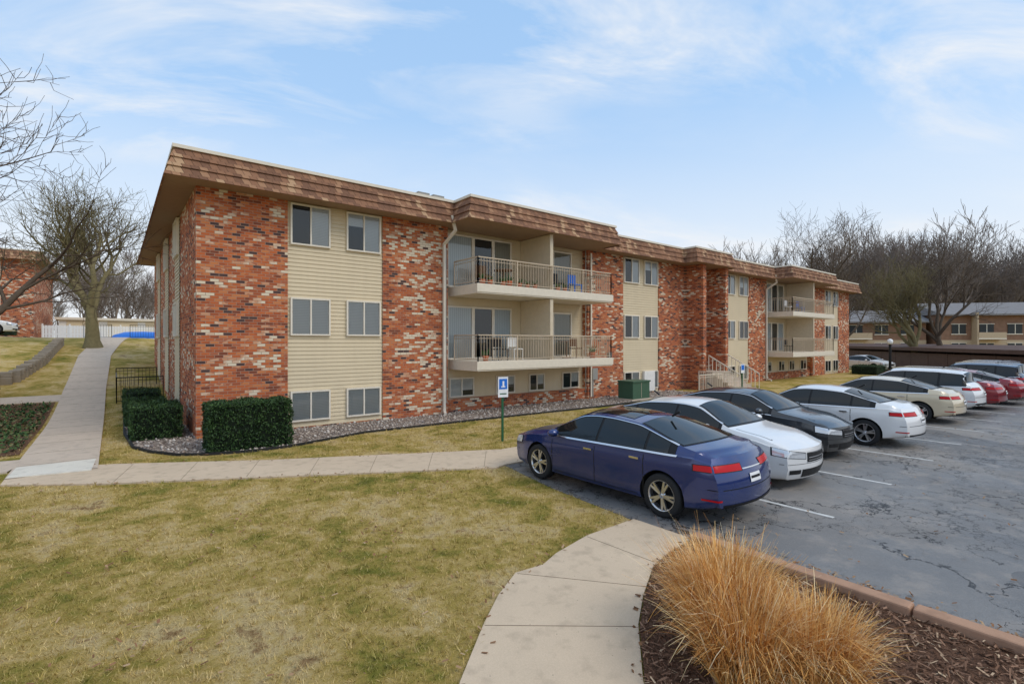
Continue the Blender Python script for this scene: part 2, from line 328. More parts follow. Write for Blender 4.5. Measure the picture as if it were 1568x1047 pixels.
def cards(name,px,py,pz,l0,l1,w0,w1,mat,tilt=.5):
    n=len(px); L=rng.uniform(l0,l1,n); W=rng.uniform(w0,w1,n); a=rng.uniform(0,6.28,n); t=rng.normal(0,tilt,n); t2=rng.normal(0,tilt,n)
    d=np.stack([np.cos(a)*np.cos(t),np.sin(a)*np.cos(t),np.sin(t)],1); s=np.stack([-np.sin(a)*np.cos(t2),np.cos(a)*np.cos(t2),np.sin(t2)],1)
    c=np.stack([px,py,pz],1); V=np.stack([c-d*L[:,None]/2-s*W[:,None]/2,c+d*L[:,None]/2-s*W[:,None]/3,c+d*L[:,None]/2+s*W[:,None]/2,c-d*L[:,None]/2+s*W[:,None]/3],1)
    return np_mesh(name,V.reshape(-1,3),np.arange(4*n).reshape(n,4),mat)
cards('mulch_chips',px,py,rng.uniform(.04,.07,len(px)),.02,.10,.005,.02,M['chips'],.35)
def lawn_ok(x,y):
    k=~inpoly(x,y,lot)&~inpoly(x,y,diag)&~inpoly(x,y,cw)&~inpoly(x,y,bed)&~inpoly(x,y,gl)
    k&=~((x>-3.45)&(x<-2.05)&(y>-3)); k&=~((x>-.1)&(y>-.1)); k&=~((x<-3.4)&(y>-1.9)&(y<0)); k&=~((x>4.2)&(x<4.5)&(y<-12.5))
    return k
N=480000; D=2.4+rng.uniform(0,1,N)**1.25*17; a=rng.uniform(-1.3,1.15,N)
cs,sn=math.cos(R(38.5)),math.sin(R(38.5)); bx=-1.79+D*a*cs+D*sn; by=-16.34-D*a*sn+D*cs
tx=np.round(bx/.09+rng.normal(0,.33,N)); ty=np.round(by/.09+rng.normal(0,.33,N)); hsh=np.abs(np.sin(tx*12.9898+ty*78.233)*43758.5453)%1
ox=(np.abs(np.sin(tx*3.1+ty*7.7)*9631.7)%1-.5)*.08; oy=(np.abs(np.sin(tx*5.3+ty*2.9)*7717.3)%1-.5)*.08
g=(hsh>.45); bx=np.where(g,tx*.09+ox+rng.normal(0,.018,N),bx); by=np.where(g,ty*.09+oy+rng.normal(0,.018,N),by)
k=lawn_ok(bx,by); bx,by,D,hsh=bx[k],by[k],D[k],hsh[k]; n=len(bx)
L=rng.uniform(.02,.06,n)*(1+.9*(hsh>.8)); W=(.0035+.0007*D)*rng.uniform(.6,1.5,n); az=rng.uniform(0,6.28,n); tl=rng.uniform(.3,1.45,n); sa=rng.uniform(0,6.28,n)
base=np.stack([bx,by,gh(bx,by)-.002],1); sd=np.stack([np.cos(sa),np.sin(sa),0*sa],1)*W[:,None]/2
tip=base+np.stack([np.cos(az)*np.sin(tl),np.sin(az)*np.sin(tl),np.cos(tl)],1)*L[:,None]
V=np.stack([base-sd,base+sd,tip],1).reshape(-1,3); np_mesh('lawn_grass',V,np.arange(3*n).reshape(n,3),M['blade'])
N=1300; px=rng.uniform(-8,12,N); py=rng.uniform(-16,-2,N); k=lawn_ok(px,py); px,py=px[k],py[k]
ex=[];ey=[]
for P_ in (cw,diag):
    for (x0,y0),(x1,y1) in zip(P_[:-1],P_[1:]):
        L=min(12,math.hypot(x1-x0,y1-y0)); nn=int(L*9)
        for i in range(nn):
            t=random.random()*L/max(1e-6,math.hypot(x1-x0,y1-y0)); ex.append(x0+(x1-x0)*t+random.gauss(0,.06)); ey.append(y0+(y1-y0)*t+random.gauss(0,.06))
for i in range(420): ex.append(4.50+abs(random.gauss(0,.16))); ey.append(random.uniform(-17,-12.6))
for i in range(500): ex.append(random.uniform(4.4,22)); ey.append(random.uniform(-17,-7.8))
for i in range(160):
    c_=[(-.5,-8.5),(1.2,-9.5),(2.6,-8.2),(-1.8,-11)][i%4]; ex.append(random.gauss(c_[0],.35)); ey.append(random.gauss(c_[1],.35))
px=np.concatenate([px,np.array(ex)]); py=np.concatenate([py,np.array(ey)])
cards('fallen_leaves',px,py,np.where(lawn_ok(px,py),.042,.036),.02,.065,.012,.035,M['leaf'],.3)

# ------------------------------------------------------------ buildings
def offs(P,o):
    n=len(P); out=[]
    for i in range(n):
        a,b_,c=P[i-1],P[i],P[(i+1)%n]; x,y=b_
        for p,q_ in ((a,b_),(b_,c)):
            dx,dy=q_[0]-p[0],q_[1]-p[1]; l=math.hypot(dx,dy); x+=dy/l*o; y-=dx/l*o
        out.append((x,y))
    return out
def mansard(P,zb,zt,par,ob=.75,ot=.53):
    b=MB(); rows=3; dz=(zt-zb)/rows; n=len(P)
    for r in range(rows):
        o0=ob+(ot-ob)*r/rows+.045; o1=ob+(ot-ob)*(r+1)/rows; A=offs(P,o0);B=offs(P,o1);C=offs(P,o0-.05)
        z0=zb+r*dz; z1=z0+dz
        b.add([(x,y,z0) for x,y in A]+[(x,y,z1) for x,y in B]+[(x,y,z0) for x,y in C],[(i,(i+1)%n,n+(i+1)%n,n+i) for i in range(n)]+[(2*n+i,2*n+(i+1)%n,(i+1)%n,i) for i in range(n)])
    b.obj('mansard_shingles',[M['shingle']],par)
    b=MB(); A=offs(P,ob); b.add([(x,y,zb+.03) for x,y in A],[tuple(range(n))[::-1]]); b.obj('soffit',[M['soffit']],par)
    b=MB(); A=offs(P,ot+.06); b.prism(A,zt,zt+.09,0); b.prism(offs(P,ot-.1),zt+.05,zt+.10,1); b.obj('roof_cap',[M['cap'],M['roof']],par)
def siding(b,m,s0,s1,z0,z1,d,side=False,lap=.125,proj=.022):
    f=(lambda s,dd,z:(dd,s,z)) if side else (lambda s,dd,z:(s,dd,z))
    z=z0
    while z<z1-.001:
        zz=min(z+lap,z1)
        b.add([f(s0,d-proj,z),f(s1,d-proj,z),f(s1,d,zz),f(s0,d,zz),f(s0,d,z),f(s1,d,z)],[(0,1,2,3),(4,5,1,0)],m); z=zz
class Win:
    def __init__(s): s.fr=MB(); s.gl=MB(); s.inn=MB()
    def add(s,s0,s1,z0,z1,d,side=False,panes=2,style=None,fw=.05):
        def bx(b,a0,a1,d0,d1,c0,c1,m=0):
            if side: b.box(d0,d1,a0,a1,c0,c1,m)
            else: b.box(a0,a1,d0,d1,c0,c1,m)
        bx(s.fr,s0,s1,d-.065,d+.02,z0,z0+fw); bx(s.fr,s0,s1,d-.065,d+.02,z1-fw,z1)
        bx(s.fr,s0,s0+fw,d-.065,d+.02,z0+fw,z1-fw); bx(s.fr,s1-fw,s1,d-.065,d+.02,z0+fw,z1-fw)
        a0,a1=s0+fw,s1-fw; w=(a1-a0)/panes
        for i in range(panes):
            if i: bx(s.fr,a0+i*w-fw*.45,a0+i*w+fw*.45,d-.06,d+.015,z0+fw,z1-fw)
            st=(style[i] if style else random.choice([0,0,0,1,1,3])); p0,p1=a0+i*w,a0+(i+1)*w
            dd=d-.012+.001*i
            zt,zb=z1-fw,z0+fw
            def q(c0,c1,m,off=0):
                vs=[(p0,dd+off,c0),(p1,dd+off,c0),(p1,dd+off,c1),(p0,dd+off,c1)]
                if side: vs=[(y,x,z) for x,y,z in vs]
                s.inn.add(vs,[(0,1,2,3)],m)
            if st==0: q(zb,zt,0)
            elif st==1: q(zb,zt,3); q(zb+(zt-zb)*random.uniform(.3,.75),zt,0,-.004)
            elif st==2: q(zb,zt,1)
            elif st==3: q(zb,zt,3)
            elif st==4: q(zb,zt,2)
        vs=[(a0,d-.032,z0+fw),(a1,d-.032,z0+fw),(a1,d-.032,z1-fw),(a0,d-.032,z1-fw)]
        if side: vs=[(y,x,z) for x,y,z in vs]
        s.gl.add(vs,[(0,1,2,3)])
    def done(s,par):
        s.fr.obj('window_frames',[M['frame']],par); s.gl.obj('window_glass',[M['glass']],par); s.inn.obj('window_blinds',[M['blind'],M['curt'],M['curt2'],M['dark']],par)
def railing(b,p0,p1,z,h=.95,sp=.13,m=0,t=.014):
    p0=Vector((*p0,0));p1=Vector((*p1,0)); L=(p1-p0).length; n=int(L/sp)
    for zz,w in ((h,.04),(h-.12,.018),(.08,.022)): b.bar((p0.x,p0.y,z+zz),(p1.x,p1.y,z+zz),w,m)
    for i in range(n+1):
        p=p0.lerp(p1,i/n); b.bar((p.x,p.y,z+.08),(p.x,p.y,z+h),t,m)
    k=max(1,round(L/1.8))
    for i in range(k+1):
        p=p0.lerp(p1,i/k); b.bar((p.x,p.y,z),(p.x,p.y,z+h+.02),.035,m)

B=empty('apartment_building')
ZS=7.05
walls=MB(); sid=MB(); W_=Win(); trim=MB(); slab=MB(); rail=MB(); dsp=MB()
walls.box(0,49.8,.4,18,-.5,ZS)
for off in (0,25.9):
    for a,c in ((0,2.4),(5.5,8.1),(15.8,18.4),(21.4,23.9)):
        walls.box(off+a,off+c,0,.4,-.3,ZS)
    for a,c in ((2.4,5.5),(18.4,21.4)):
        siding(sid,0,off+a,off+c,.05,ZS,.06); walls.box(off+a,off+c,.05,.4,-.3,.05)
        w0,w1=a+.08,a+1.3; w2,w3=c-1.27,c-.08
        for (p,q_) in ((w0,w1),(w2,w3)):
            for z0,z1,lv in ((5.72,7.0,2),(2.9,4.08,1),(.22,1.17,0)):
                stl=random.choice([(3,0),(1,0),(3,0)]) if lv==2 else (random.choice([(0,0),(1,0),(0,1)]) if lv==1 else (0,0))
                if off+a>10 and lv<2: stl=random.choice([(3,3),(3,0),(0,3)])
                W_.add(off+p,off+q_,z0,z1,.035,style=stl)
    a,c=off+8.1,off+15.8
    siding(sid,0,a,c,.5,ZS,.36); walls.box(a,c,.15,.4,-.3,.5)
    for (p,q_) in ((8.35,9.5),(10.6,11.6),(12.4,13.3),(14.4,15.5)): W_.add(off+p,off+q_,.55,1.3,.335,style=(3,1) if p>10 else (0,1))
    for zf in (4.8,2.0):
        slab.box(off+8.35,off+15.65,-1.62,.33,zf-.35,zf); slab.box(off+8.32,off+15.68,-1.65,-1.62,zf-.30,zf-.02); 
        W_.add(off+8.25,off+9.45,zf+.02,zf+2.1,.335,panes=1,style=(2,),fw=.06)
        W_.add(off+9.45,off+10.45,zf+.02,zf+2.1,.335,panes=1,style=(3,),fw=.07)
        W_.add(off+10.45,off+11.4,zf+.02,zf+2.1,.335,panes=1,style=(4 if zf>3 else 2,),fw=.06)
        W_.add(off+12.7,off+15.0,zf+.02,zf+2.05,.335,panes=2,style=(3,4),fw=.07)
        trim.box(off+11.95,off+12.07,-1.5,.33,zf,zf+2.43 if zf<3 else ZS-.02); trim.box(off+11.93,off+12.09,-1.56,-1.50,zf,zf+2.43 if zf<3 else ZS-.02)
        railing(rail,(off+8.4,-1.58),(off+15.6,-1.58),zf); railing(rail,(off+8.4,-1.58),(off+8.4,0),zf); railing(rail,(off+15.6,-1.58),(off+15.6,-.02),zf)
    x=off+7.85; dsp.bar((x-.0,-.7,7.3),(x+.15,-.72,6.75),.09); dsp.bar((x+.15,-.72,6.78),(x+.05,-.08,6.35),.09); dsp.bar((x+.05,-.08,6.4),(x+.05,-.08,.1),.09); dsp.bar((x+.05,-.08,.15),(x-.15,-.5,.06),.09)
    dsp.bar((off+15.95,-.07,6.9),(off+15.95,-.07,.1),.07)
walls.box(23.9,24.2,-1.15,-.001,-.3,ZS); walls.box(26.3,26.6,-1.15,-.001,-.3,ZS); walls.box(24.2,25.9,0.2,.4,1.0,ZS)
st=MB()
for i in range(6): st.box(24.25,26.25,-3.0+i*.3,.2,(i*.17 if i else -.1),(i+1)*.17)
st.obj('entry_steps',[M['conc2']],B)
er=MB()
railing(er,(23.2,-3.3),(23.2,-1.3),.0,1.1,m=0); 
for x in (24.2,26.3):
    for i in range(9):
        t=i/8; er.bar((x,-3.1+1.8*t,1.0*t),(x,-3.1+1.8*t,1.0*t+.95),.03,0)
    er.bar((x,-3.1,.95),(x,-1.3,1.95),.05,0)
railing(er,(21.6,-2.3),(23.8,-2.3),0,1.0)
er.obj('entry_railings',[M['slab']],B)
for v0,v1 in ((4.2,5.9),(8.6,10.4),(13.2,15.0)):
    siding(sid,0,v0,v1,.6,ZS,-.01,True)
    for z0,z1 in ((5.72,7.0),(2.9,4.08)): W_.add(v0+.2,v1-.2,z0,z1,-.04,True)
walls.obj('brick_walls',[M['brick']],B); sid.obj('siding_panels',[M['siding']],B); W_.done(B)
trim.obj('balcony_partitions',[M['trim']],B); slab.obj('balcony_slabs',[M['slab']],B); rail.obj('balcony_railings',[M['rail']],B); dsp.obj('downspouts',[M['frame']],B)
P=[(0,0),(8.6,0),(8.6,-1.1),(15.27,-1.1),(15.27,0),(23.45,0),(23.45,-.77),(26.2,-.77),(26.2,0),(34.5,0),(34.5,-1.1),(41.17,-1.1),(41.17,0),(49.8,0),(49.8,18),(0,18)]
mansard(P,7.02,7.81,B)
b=MB()
for x in (6.6,7.2,32.4): b.box(x,x+.45,-.5,-.1,7.9,8.0)
b.obj('roof_vents',[M['roof']],B)
b=MB(); b.box(16.0,16.35,-.14,-.002,.9,1.45); b.box(16.05,16.12,-.08,-.002,.1,.9); b.box(17.2,17.4,-.12,-.002,1.9,2.2); b.obj('electric_meter_box',[M['metal']],B,.01)
b=MB(); b.box(20.0,20.9,-.12,.03,.1,1.15); b.obj('utility_door',[M['white']],B,.01)
b=MB(); b.bar((15.62,-.03,7.0),(15.62,-.03,.3),.025); b.bar((8.0,-.05,6.2),(8.0,-.05,.4),.03); b.obj('wall_conduit',[M['metal']],B)
b=MB()
def pot(x,y,z,s):
    b.lathe([(0,0),(s*.7,0),(s,s*1.6),(s*.85,s*1.6),(0,s*1.4)],(x,y,z),n=10,m=0)
    for i in range(18):
        a=random.uniform(0,6.28); b.bar((x,y,z+s*1.4),(x+math.cos(a)*s*1.3,y+math.sin(a)*s*1.3,z+s*random.uniform(1.8,3.8)),.03,1,3,.005)
def chair(x,y,z,m=2,r=1):
    for dx in (-.22,.22):
        for dy in (-.2,.2): b.bar((x+dx,y+dy,z),(x+dx,y+dy,z+(.42 if dy*r<0 else .85)),.03,m)
    b.box(x-.24,x+.24,y-.22,y+.22,z+.40,z+.44,m); b.box(x-.24,x+.24,y+.18*r,y+.21*r,z+.5,z+.88,m)
def table(x,y,z,m=5):
    b.lathe([(0,.70),(.38,.70),(.38,.74),(0,.74)],(x,y,z),n=16,m=m); b.bar((x,y,z),(x,y,z+.7),.05,m); b.bar((x-.25,y,z+.02),(x+.25,y,z+.02),.04,m)
for x in (8.75,9.1,9.7,10.0,10.5,10.9,11.3): pot(x,-1.35,4.8,random.uniform(.09,.14))
for x in (12.6,13.0): pot(x,-1.3,4.8,.1)
pot(14.8,-1.2,2.0,.16); pot(9.0,-1.2,2.0,.12); pot(38,-1.2,4.8,.12)
chair(13.2,-.6,4.8,2); chair(14.2,-.7,4.8,4); chair(10.9,-.6,2.0,3); chair(9.9,-.9,2.0,2); chair(9.4,-.5,4.8,5); chair(36,-.6,4.8,3); chair(36,-.6,2.0,2); chair(37.5,-.8,4.8,4)
table(13.7,-.7,2.0); table(10.3,-.6,4.8); chair(14.4,-.6,2.0,5); table(36.8,-.6,4.8)
b.obj('balcony_furniture',[M['terra'],M['plant'],M['black'],M['white'],M['blue'],M['wood']],B)

def simple_block(name,loc,w,d,zb):
    E=empty(name,(0,0,0)); x1,y0=loc; x0=x1-w; wl=MB(); sd=MB(); wi=Win()
    wl.box(x0,x1,y0,y0+d,zb-2,zb+7.05)
    u=x1-2.1
    while u>x0+3:
        siding(sd,0,u-3,u,zb+.2,zb+7.05,y0-.01)
        for z0 in (5.7,2.9,.4): wi.add(u-2.9,u-1.7,zb+z0,zb+z0+1.15,y0-.035); wi.add(u-1.3,u-.1,zb+z0,zb+z0+1.15,y0-.035)
        u-=6
    wl.obj('brick_walls',[M['brick']],E); sd.obj('siding_panels',[M['siding']],E); wi.done(E)
    mansard([(x0,y0),(x1,y0),(x1,y0+d),(x0,y0+d)],zb+7.02,zb+7.81,E)
simple_block('apartment_building',(-7.4,45.6),34,18,2.95)
G=empty('garage_building'); b=MB(); b.box(-6.2,14,53,59,2,5.0,0); b.box(-6.5,14.3,52.7,59.3,5.0,5.25,1)
for i in range(6): b.box(-5.6+i*3.3,-3.0+i*3.3,52.95,53,2.9,4.9,2)
b.obj('garage_walls',[M['white'],M['cap'],M['siding']],G)
b=MB()
for i in range(62):
    x=-7+i*.22; b.box(x,x+.19,47.0,47.03,3.0,4.25)
b.box(-7,6.6,47.03,47.08,3.4,3.5); b.box(-7,6.6,47.03,47.08,4.0,4.1)
for i in range(8): b.box(-7+i*1.9,-6.88+i*1.9,46.95,47.08,2.8,4.4)
b.obj('white_picket_fence',[M['white']])
b=MB(); b.lathe([(0,.55),(1.2,.5),(1.9,.25),(2.1,0)],(.1,34.6,3.0),n=24); b.obj('blue_pool_cover',[M['blue']])
def brown(name,c,rz):
    E=empty(name,(c[0],c[1],0),rz); b=MB()
    segs=[(-14,14,6.3,0),(15,34,7.3,-2),(35,52,6.9,1),(53,80,6.3,0)]
    for a,c_,h,yo in segs:
        b.box(a,c_,yo,yo+12,-1,h,0); b.box(a-.01,c_+.01,yo-.05,yo,0,3.0,1)
        b.add([(a-.5,yo-1,h-.2),(c_+.5,yo-1,h-.2),(c_+.5,yo+6,h+2.0),(a-.5,yo+6,h+2.0),(a-.5,yo+13,h-.2),(c_+.5,yo+13,h-.2),(a-.5,yo-1,h-.45),(c_+.5,yo-1,h-.45)],[(0,1,2,3),(3,2,5,4),(0,3,4),(1,5,2),(6,7,1,0)],2)
        n=int((c_-a)/3.8)
        for i in range(n):
            xx=a+1.5+i*3.8
            for z in (1.0,4.0):
                b.box(xx,xx+1.9,yo-.12,yo-.06,z,z+1.5,3); b.box(xx+.9,xx+1.0,yo-.14,yo-.12,z,z+1.5,4); b.box(xx-.12,xx+2.02,yo-.13,yo-.06,z-.14,z,4); b.box(xx-.12,xx+2.02,yo-.13,yo-.06,z+1.5,z+1.6,4)
            if i%3==1: b.box(xx-1,xx+2.8,yo-1.4,yo,3.1,3.3,4); b.box(xx-1,xx+2.8,yo-1.4,yo-1.35,3.3,4.2,1); b.box(xx-1.1,xx-.9,yo-1.4,yo-.05,0,h,1)
    b.obj('walls_and_roof',[M['bwood'],M['tan'],M['broof'],M['dark'],M['frame']],E)
brown('brown_apartment_building',(94,16.5),math.atan2(-19,16))
E=empty('carport',(80,10.3,0),math.atan2(-21.2,-27.6)); b=MB(); L=90
b.add([(-6,-3,2.25),(L,-3,2.0),(L,3,2.3),(-6,3,2.5),(-6,-3,1.95),(L,-3,1.7),(L,3,1.95),(-6,3,2.15)],[(0,1,2,3),(4,7,6,5),(0,4,5,1),(1,5,6,2),(2,6,7,3),(3,7,4,0)],0)
for i in range(32):
    x=-6+i*3
    b.box(x,x+2.94,2.5,2.6,-.2,1.9,0); b.box(x,x+2.94,-2.6,-2.5,-.2,1.65,0)
b.obj('carport_walls_and_roof',[M['carport']],E)

# ------------------------------------------------------------ hedges, plants
def hedge(name,c,sz,n,z=0):
    E=empty(name,(c[0],c[1],z)); x,y,h=sz[0]/2,sz[1]/2,sz[2]
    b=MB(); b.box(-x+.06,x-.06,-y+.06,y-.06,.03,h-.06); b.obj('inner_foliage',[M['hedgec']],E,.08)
    A=np.array([sz[0]*h,sz[0]*h,sz[1]*h,sz[1]*h,sz[0]*sz[1]]); fc=rng.choice(5,n,p=A/A.sum()); u=rng.uniform(-1,1,n); w=rng.uniform(0,1,n); d=rng.uniform(-.09,.03,n)
    px=np.where(fc<2,u*x,np.where(fc==2,-x-d,np.where(fc==3,x+d,u*x))); py=np.where(fc==0,-y-d,np.where(fc==1,y+d,np.where(fc<4,u*y,(w*2-1)*y))); pz=np.where(fc<4,w*h,h+d)
    k=np.maximum(0,np.abs(px)/x-.88)*np.maximum(0,pz/h-.85)*8; pz=pz-k*.25*h*.3
    lump=.03*np.sin(px*9+1)+.03*np.sin(py*11)+.025*np.sin(pz*12+px*5); px=px*(1+lump*.6); py=py*(1+lump*.9); pz=pz+lump*.6
    o=cards('leaves',px,py,np.maximum(pz,.03),.03,.06,.02,.035,M['hedge'],1.2); o.parent=E
hedge('box_hedge',(.93,-1.9),(1.9,1.15,1.18),16000)
hedge('box_hedge',(-.85,1.5),(1.15,1.9,.9),12000)
hedge('box_hedge',(-.95,4.3),(1.1,1.7,.8),7000)
hedge('box_hedge',(-.95,7.2),(1.1,1.7,.75),5000,.15)
for (x,y,s,h) in ((48,-2,2.4,.75),(-6.4,11.5,2.0,1.1),(-8.5,13,2.2,1.1),(-12,43.5,2.6,1.1),(-16,43.5,2.6,1.1),(-9.5,43.5,2.4,1.1)): hedge('trimmed_shrub',(x,y),(s,s*.8,h),4000,float(gh(x,y)))
N=9000; px=rng.uniform(-10,-3.6,N); py=rng.uniform(.6,9.5,N); k=rng.uniform(0,1,N)<.75; px,py=px[k],py[k]
vs=[];fs=[]
for i in range(12):
    for j in range(16):
        x=-11+7.45*i/11; y=.3+9.5*j/15; vs.append((x,y,float(gh(x,y))+.022))
for i in range(11):
    for j in range(15): a=i*16+j; fs.append((a,a+16,a+17,a+1))
b=MB(); b.add(vs,fs); b.obj('ground_cover_soil',[M['mulch']])
cards('ground_cover_ivy',px,py,gh(px,py)+rng.uniform(.04,.12,len(px)),.05,.12,.04,.08,M['ivy'],.6)
b=MB(); pts=[(-4.3,24),(-4.6,18),(-5.2,14),(-7,12.3),(-11,12.6),(-16,13.5)]
for p,q_ in zip(pts[:-1],pts[1:]):
    L=math.hypot(q_[0]-p[0],q_[1]-p[1]); n=max(1,int(L/.45))
    for i in range(n):
        x=p[0]+(q_[0]-p[0])*(i+.5)/n; y=p[1]+(q_[1]-p[1])*(i+.5)/n; z=float(gh(x,y)); 
        b.box(x-.2,x+.2,y-.2,y+.2,z-.3,z+.28+random.uniform(-.02,.02)); b.box(x-.19+random.uniform(-.03,.03),x+.21,y-.19,y+.18,z+.285,z+.5+random.uniform(-.03,.03))
b.obj('stone_retaining_wall',[M['rock']],None,.03)
b=MB(); railing(b,(-1.7,8.6),(-1.7,12.6),.3,1.0,.13); railing(b,(-1.7,8.6),(-.2,8.6),.3,1.0,.13); railing(b,(-1.7,12.6),(-.2,12.6),.5,1.0,.13); b.obj('stairwell_railing',[M['black']])
b=MB(); railing(b,(-5.3,10.0),(-4.9,8.2),float(gh(-5,9)),.9,.13); b.obj('stair_handrail',[M['black']])
b=MB(); railing(b,(-3.5,32),(-1.9,32),float(gh(-2,32)),1.0,.15); railing(b,(-.8,32),(1,32),float(gh(-2,32)),1.0,.15); b.obj('metal_fence',[M['black']])

def ogr(name,c,h,n,seed):
    r=np.random.default_rng(seed); K=7
    a=r.uniform(0,6.28,n); rad=r.uniform(0,1,n)**.6*.25; bx_=c[0]+np.cos(a)*rad; by_=c[1]+np.sin(a)*rad
    a2=a+r.normal(0,.8,n); lean=(r.uniform(.03,.6,n)*(.35+rad*2.9)); L=h*r.uniform(.45,1.08,n)*np.where(r.uniform(0,1,n)<.05,1.2,1); bend=r.uniform(.1,1.3,n)
    W=r.uniform(.003,.008,n); pts=[]; p=np.stack([bx_,by_,np.full(n,.03)],1)
    kink=r.uniform(0,1,n)<.2
    for k in range(K+1):
        pts.append(p.copy()); ang=lean+bend*(k/K)**1.5+np.where(kink&(k>4),1.1,0)+.12*np.sin(a*7+k)
        p=p+np.stack([np.cos(a2)*np.sin(ang),np.sin(a2)*np.sin(ang),np.cos(ang)],1)*(L/K)[:,None]
    sd=np.stack([-np.sin(a2+r.normal(0,.8,n)),np.cos(a2),0*a2],1)
    V=[];
    for k in range(K+1):
        w=(W*(1-.85*(k/K)))[:,None]; V.append(pts[k]-sd*w); V.append(pts[k]+sd*w)
    V=np.stack(V,1); nv=2*(K+1); f=np.array([(2*k,2*k+1,2*k+3,2*k+2) for k in range(K)])
    return np_mesh(name,V.reshape(-1,3),(f[None]+(np.arange(n)*nv)[:,None,None]).reshape(-1,4),M['ogr'])
ogr('ornamental_grass',(2.50,-14.00),.88,4800,1)
ogr('ornamental_grass',(2.50,-14.72),.66,4200,2)
ogr('ornamental_grass',(2.12,-14.38),.76,4200,4)

# ------------------------------------------------------------ trees
def tree(name,seed,H,r0,mat,nl=(5,6,5,4),wob=.22,trunk=.28,up=.12,spread=(25,55),minr=.008,limb=(12,50)):
    rd=random.Random(seed); V=[];F=[]
    def tube(pts,rad,n):
        base=len(V); d0=(pts[-1]-pts[0]).normalized(); ref=d0.orthogonal().normalized()
        for i,(p,r) in enumerate(zip(pts,rad)):
            d=(pts[min(i+1,len(pts)-1)]-pts[max(i-1,0)]).normalized(); a=(ref-d*ref.dot(d)).normalized(); b_=d.cross(a)
            for k in range(n):
                t=6.2832*k/n; V.append(p+(a*math.cos(t)+b_*math.sin(t))*r)
        for i in range(len(pts)-1):
            for k in range(n): F.append((base+i*n+k,base+i*n+(k+1)%n,base+(i+1)*n+(k+1)%n,base+(i+1)*n+k))
    def rot(d,ang,az):
        a=d.orthogonal().normalized(); b_=d.cross(a); s=a*math.cos(az)+b_*math.sin(az); return (d*math.cos(ang)+s*math.sin(ang)).normalized()
    def br(p,d,L,r,lv):
        ns=7 if lv<2 else (5 if lv==2 else 3); pts=[p.copy()];rad=[r]; q=p.copy(); dd=d.copy()
        for i in range(ns):
            dd=(dd+Vector((rd.gauss(0,wob),rd.gauss(0,wob),rd.gauss(0,wob)+up))).normalized(); q=q+dd*L/ns; pts.append(q.copy()); rad.append(max(minr*.6,r*(1-.72*(i+1)/ns)))
        tube(pts,rad,8 if lv==0 else (6 if lv==1 else (4 if lv==2 else 3)))
        if lv>=len(nl): return
        n=nl[lv]
        az=rd.uniform(0,6.28)
        for i in range(n):
            t=.28+.7*(i+rd.uniform(0,.8))/n; j=min(int(t*ns),ns-1); f=t*ns-j; pp=pts[j].lerp(pts[j+1],f); rr=rad[j]*(1-f)+rad[j+1]*f
            az+=2.4+rd.uniform(-.5,.5); cd=rot((pts[j+1]-pts[j]).normalized(),R(rd.uniform(*spread)),az)
            br(pp,cd,L*rd.uniform(.42,.68)*(1.15-.35*t),max(minr,rr*.62),lv+1)
    T=Vector((0,0,0)); pts=[T];rad=[r0*1.5]
    dd=Vector((rd.gauss(0,.05),rd.gauss(0,.05),1)).normalized(); q=Vector((0,0,0))
    for i in range(5):
        q=q+dd*H*trunk/5; dd=(dd+Vector((rd.gauss(0,.06),rd.gauss(0,.06),0))).normalized(); pts.append(q.copy()); rad.append(r0*(1.05-.1*i))
    tube(pts,rad,10)
    nlimb=nl[0]; az=rd.uniform(0,6)
    for i in range(nlimb):
        az+=6.28/nlimb+rd.uniform(-.4,.4); d=rot(dd,R(rd.uniform(*limb)),az); k=-1 if i<3 else -2
        br(pts[k].copy(),d,H*(1-trunk)*rd.uniform(.8,1.0),r0*rd.uniform(.45,.62),1)
    me=bpy.data.meshes.new(name); me.from_pydata(V,[],F); me.polygons.foreach_set('use_smooth',[True]*len(F)); me.materials.append(mat); return me
def place(name,me,u,v,s=1,rz=0,z=None,par=None):
    o=bpy.data.objects.new(name,me); o.location=(u,v,(float(gh(u,v)) if z is None else z)-.05); o.scale=(s,s,s); o.rotation_euler=(0,0,rz); scene.collection.objects.link(o)
    if par: o.parent=par
    return o
def cam2(px_,D):
    a=(px_-784)/767; return (-1.79+D*a*cs+D*sn, -16.34-D*a*sn+D*cs)
t1=tree('tree_a',11,9.0,.36,M['bark2'],(6,8,7,7),minr=.013,wob=.26,spread=(28,60),up=.16,limb=(18,50),trunk=.28)
t2=tree('tree_b',5,13,.34,M['bark'],(5,7,7,6),minr=.014,spread=(28,60))
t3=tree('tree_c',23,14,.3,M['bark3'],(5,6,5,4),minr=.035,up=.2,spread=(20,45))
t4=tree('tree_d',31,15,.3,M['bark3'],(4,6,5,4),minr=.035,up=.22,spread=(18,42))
place('bare_tree',t1,-2.75,22.9,.98,.6)
place('bare_tree',t2,-6.3,5.2,.74,2.6)
place('bare_tree',t2,69.5,9.5,1.32,2.0,0)
place('bare_tree',t1,60.9,-2.2,1.05,.5,0)
place('bare_tree',t2,64,-4,.95,4.0,0)
place('bare_tree',t2,87,12,1.0,5.0,0)
u,v=cam2(200,62); place('bare_tree',t2,u,v,.55,5.0,2.8)
FT=empty('distant_tree_line')
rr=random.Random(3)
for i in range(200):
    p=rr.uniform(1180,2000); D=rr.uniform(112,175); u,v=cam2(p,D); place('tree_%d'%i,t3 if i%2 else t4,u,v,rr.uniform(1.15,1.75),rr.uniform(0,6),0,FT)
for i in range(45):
    p=rr.uniform(-300,250); D=rr.uniform(75,120); u,v=cam2(p,D); place('tree_l%d'%i,t3 if i%2 else t4,u,v,rr.uniform(.6,.95),rr.uniform(0,6),2.5,FT)

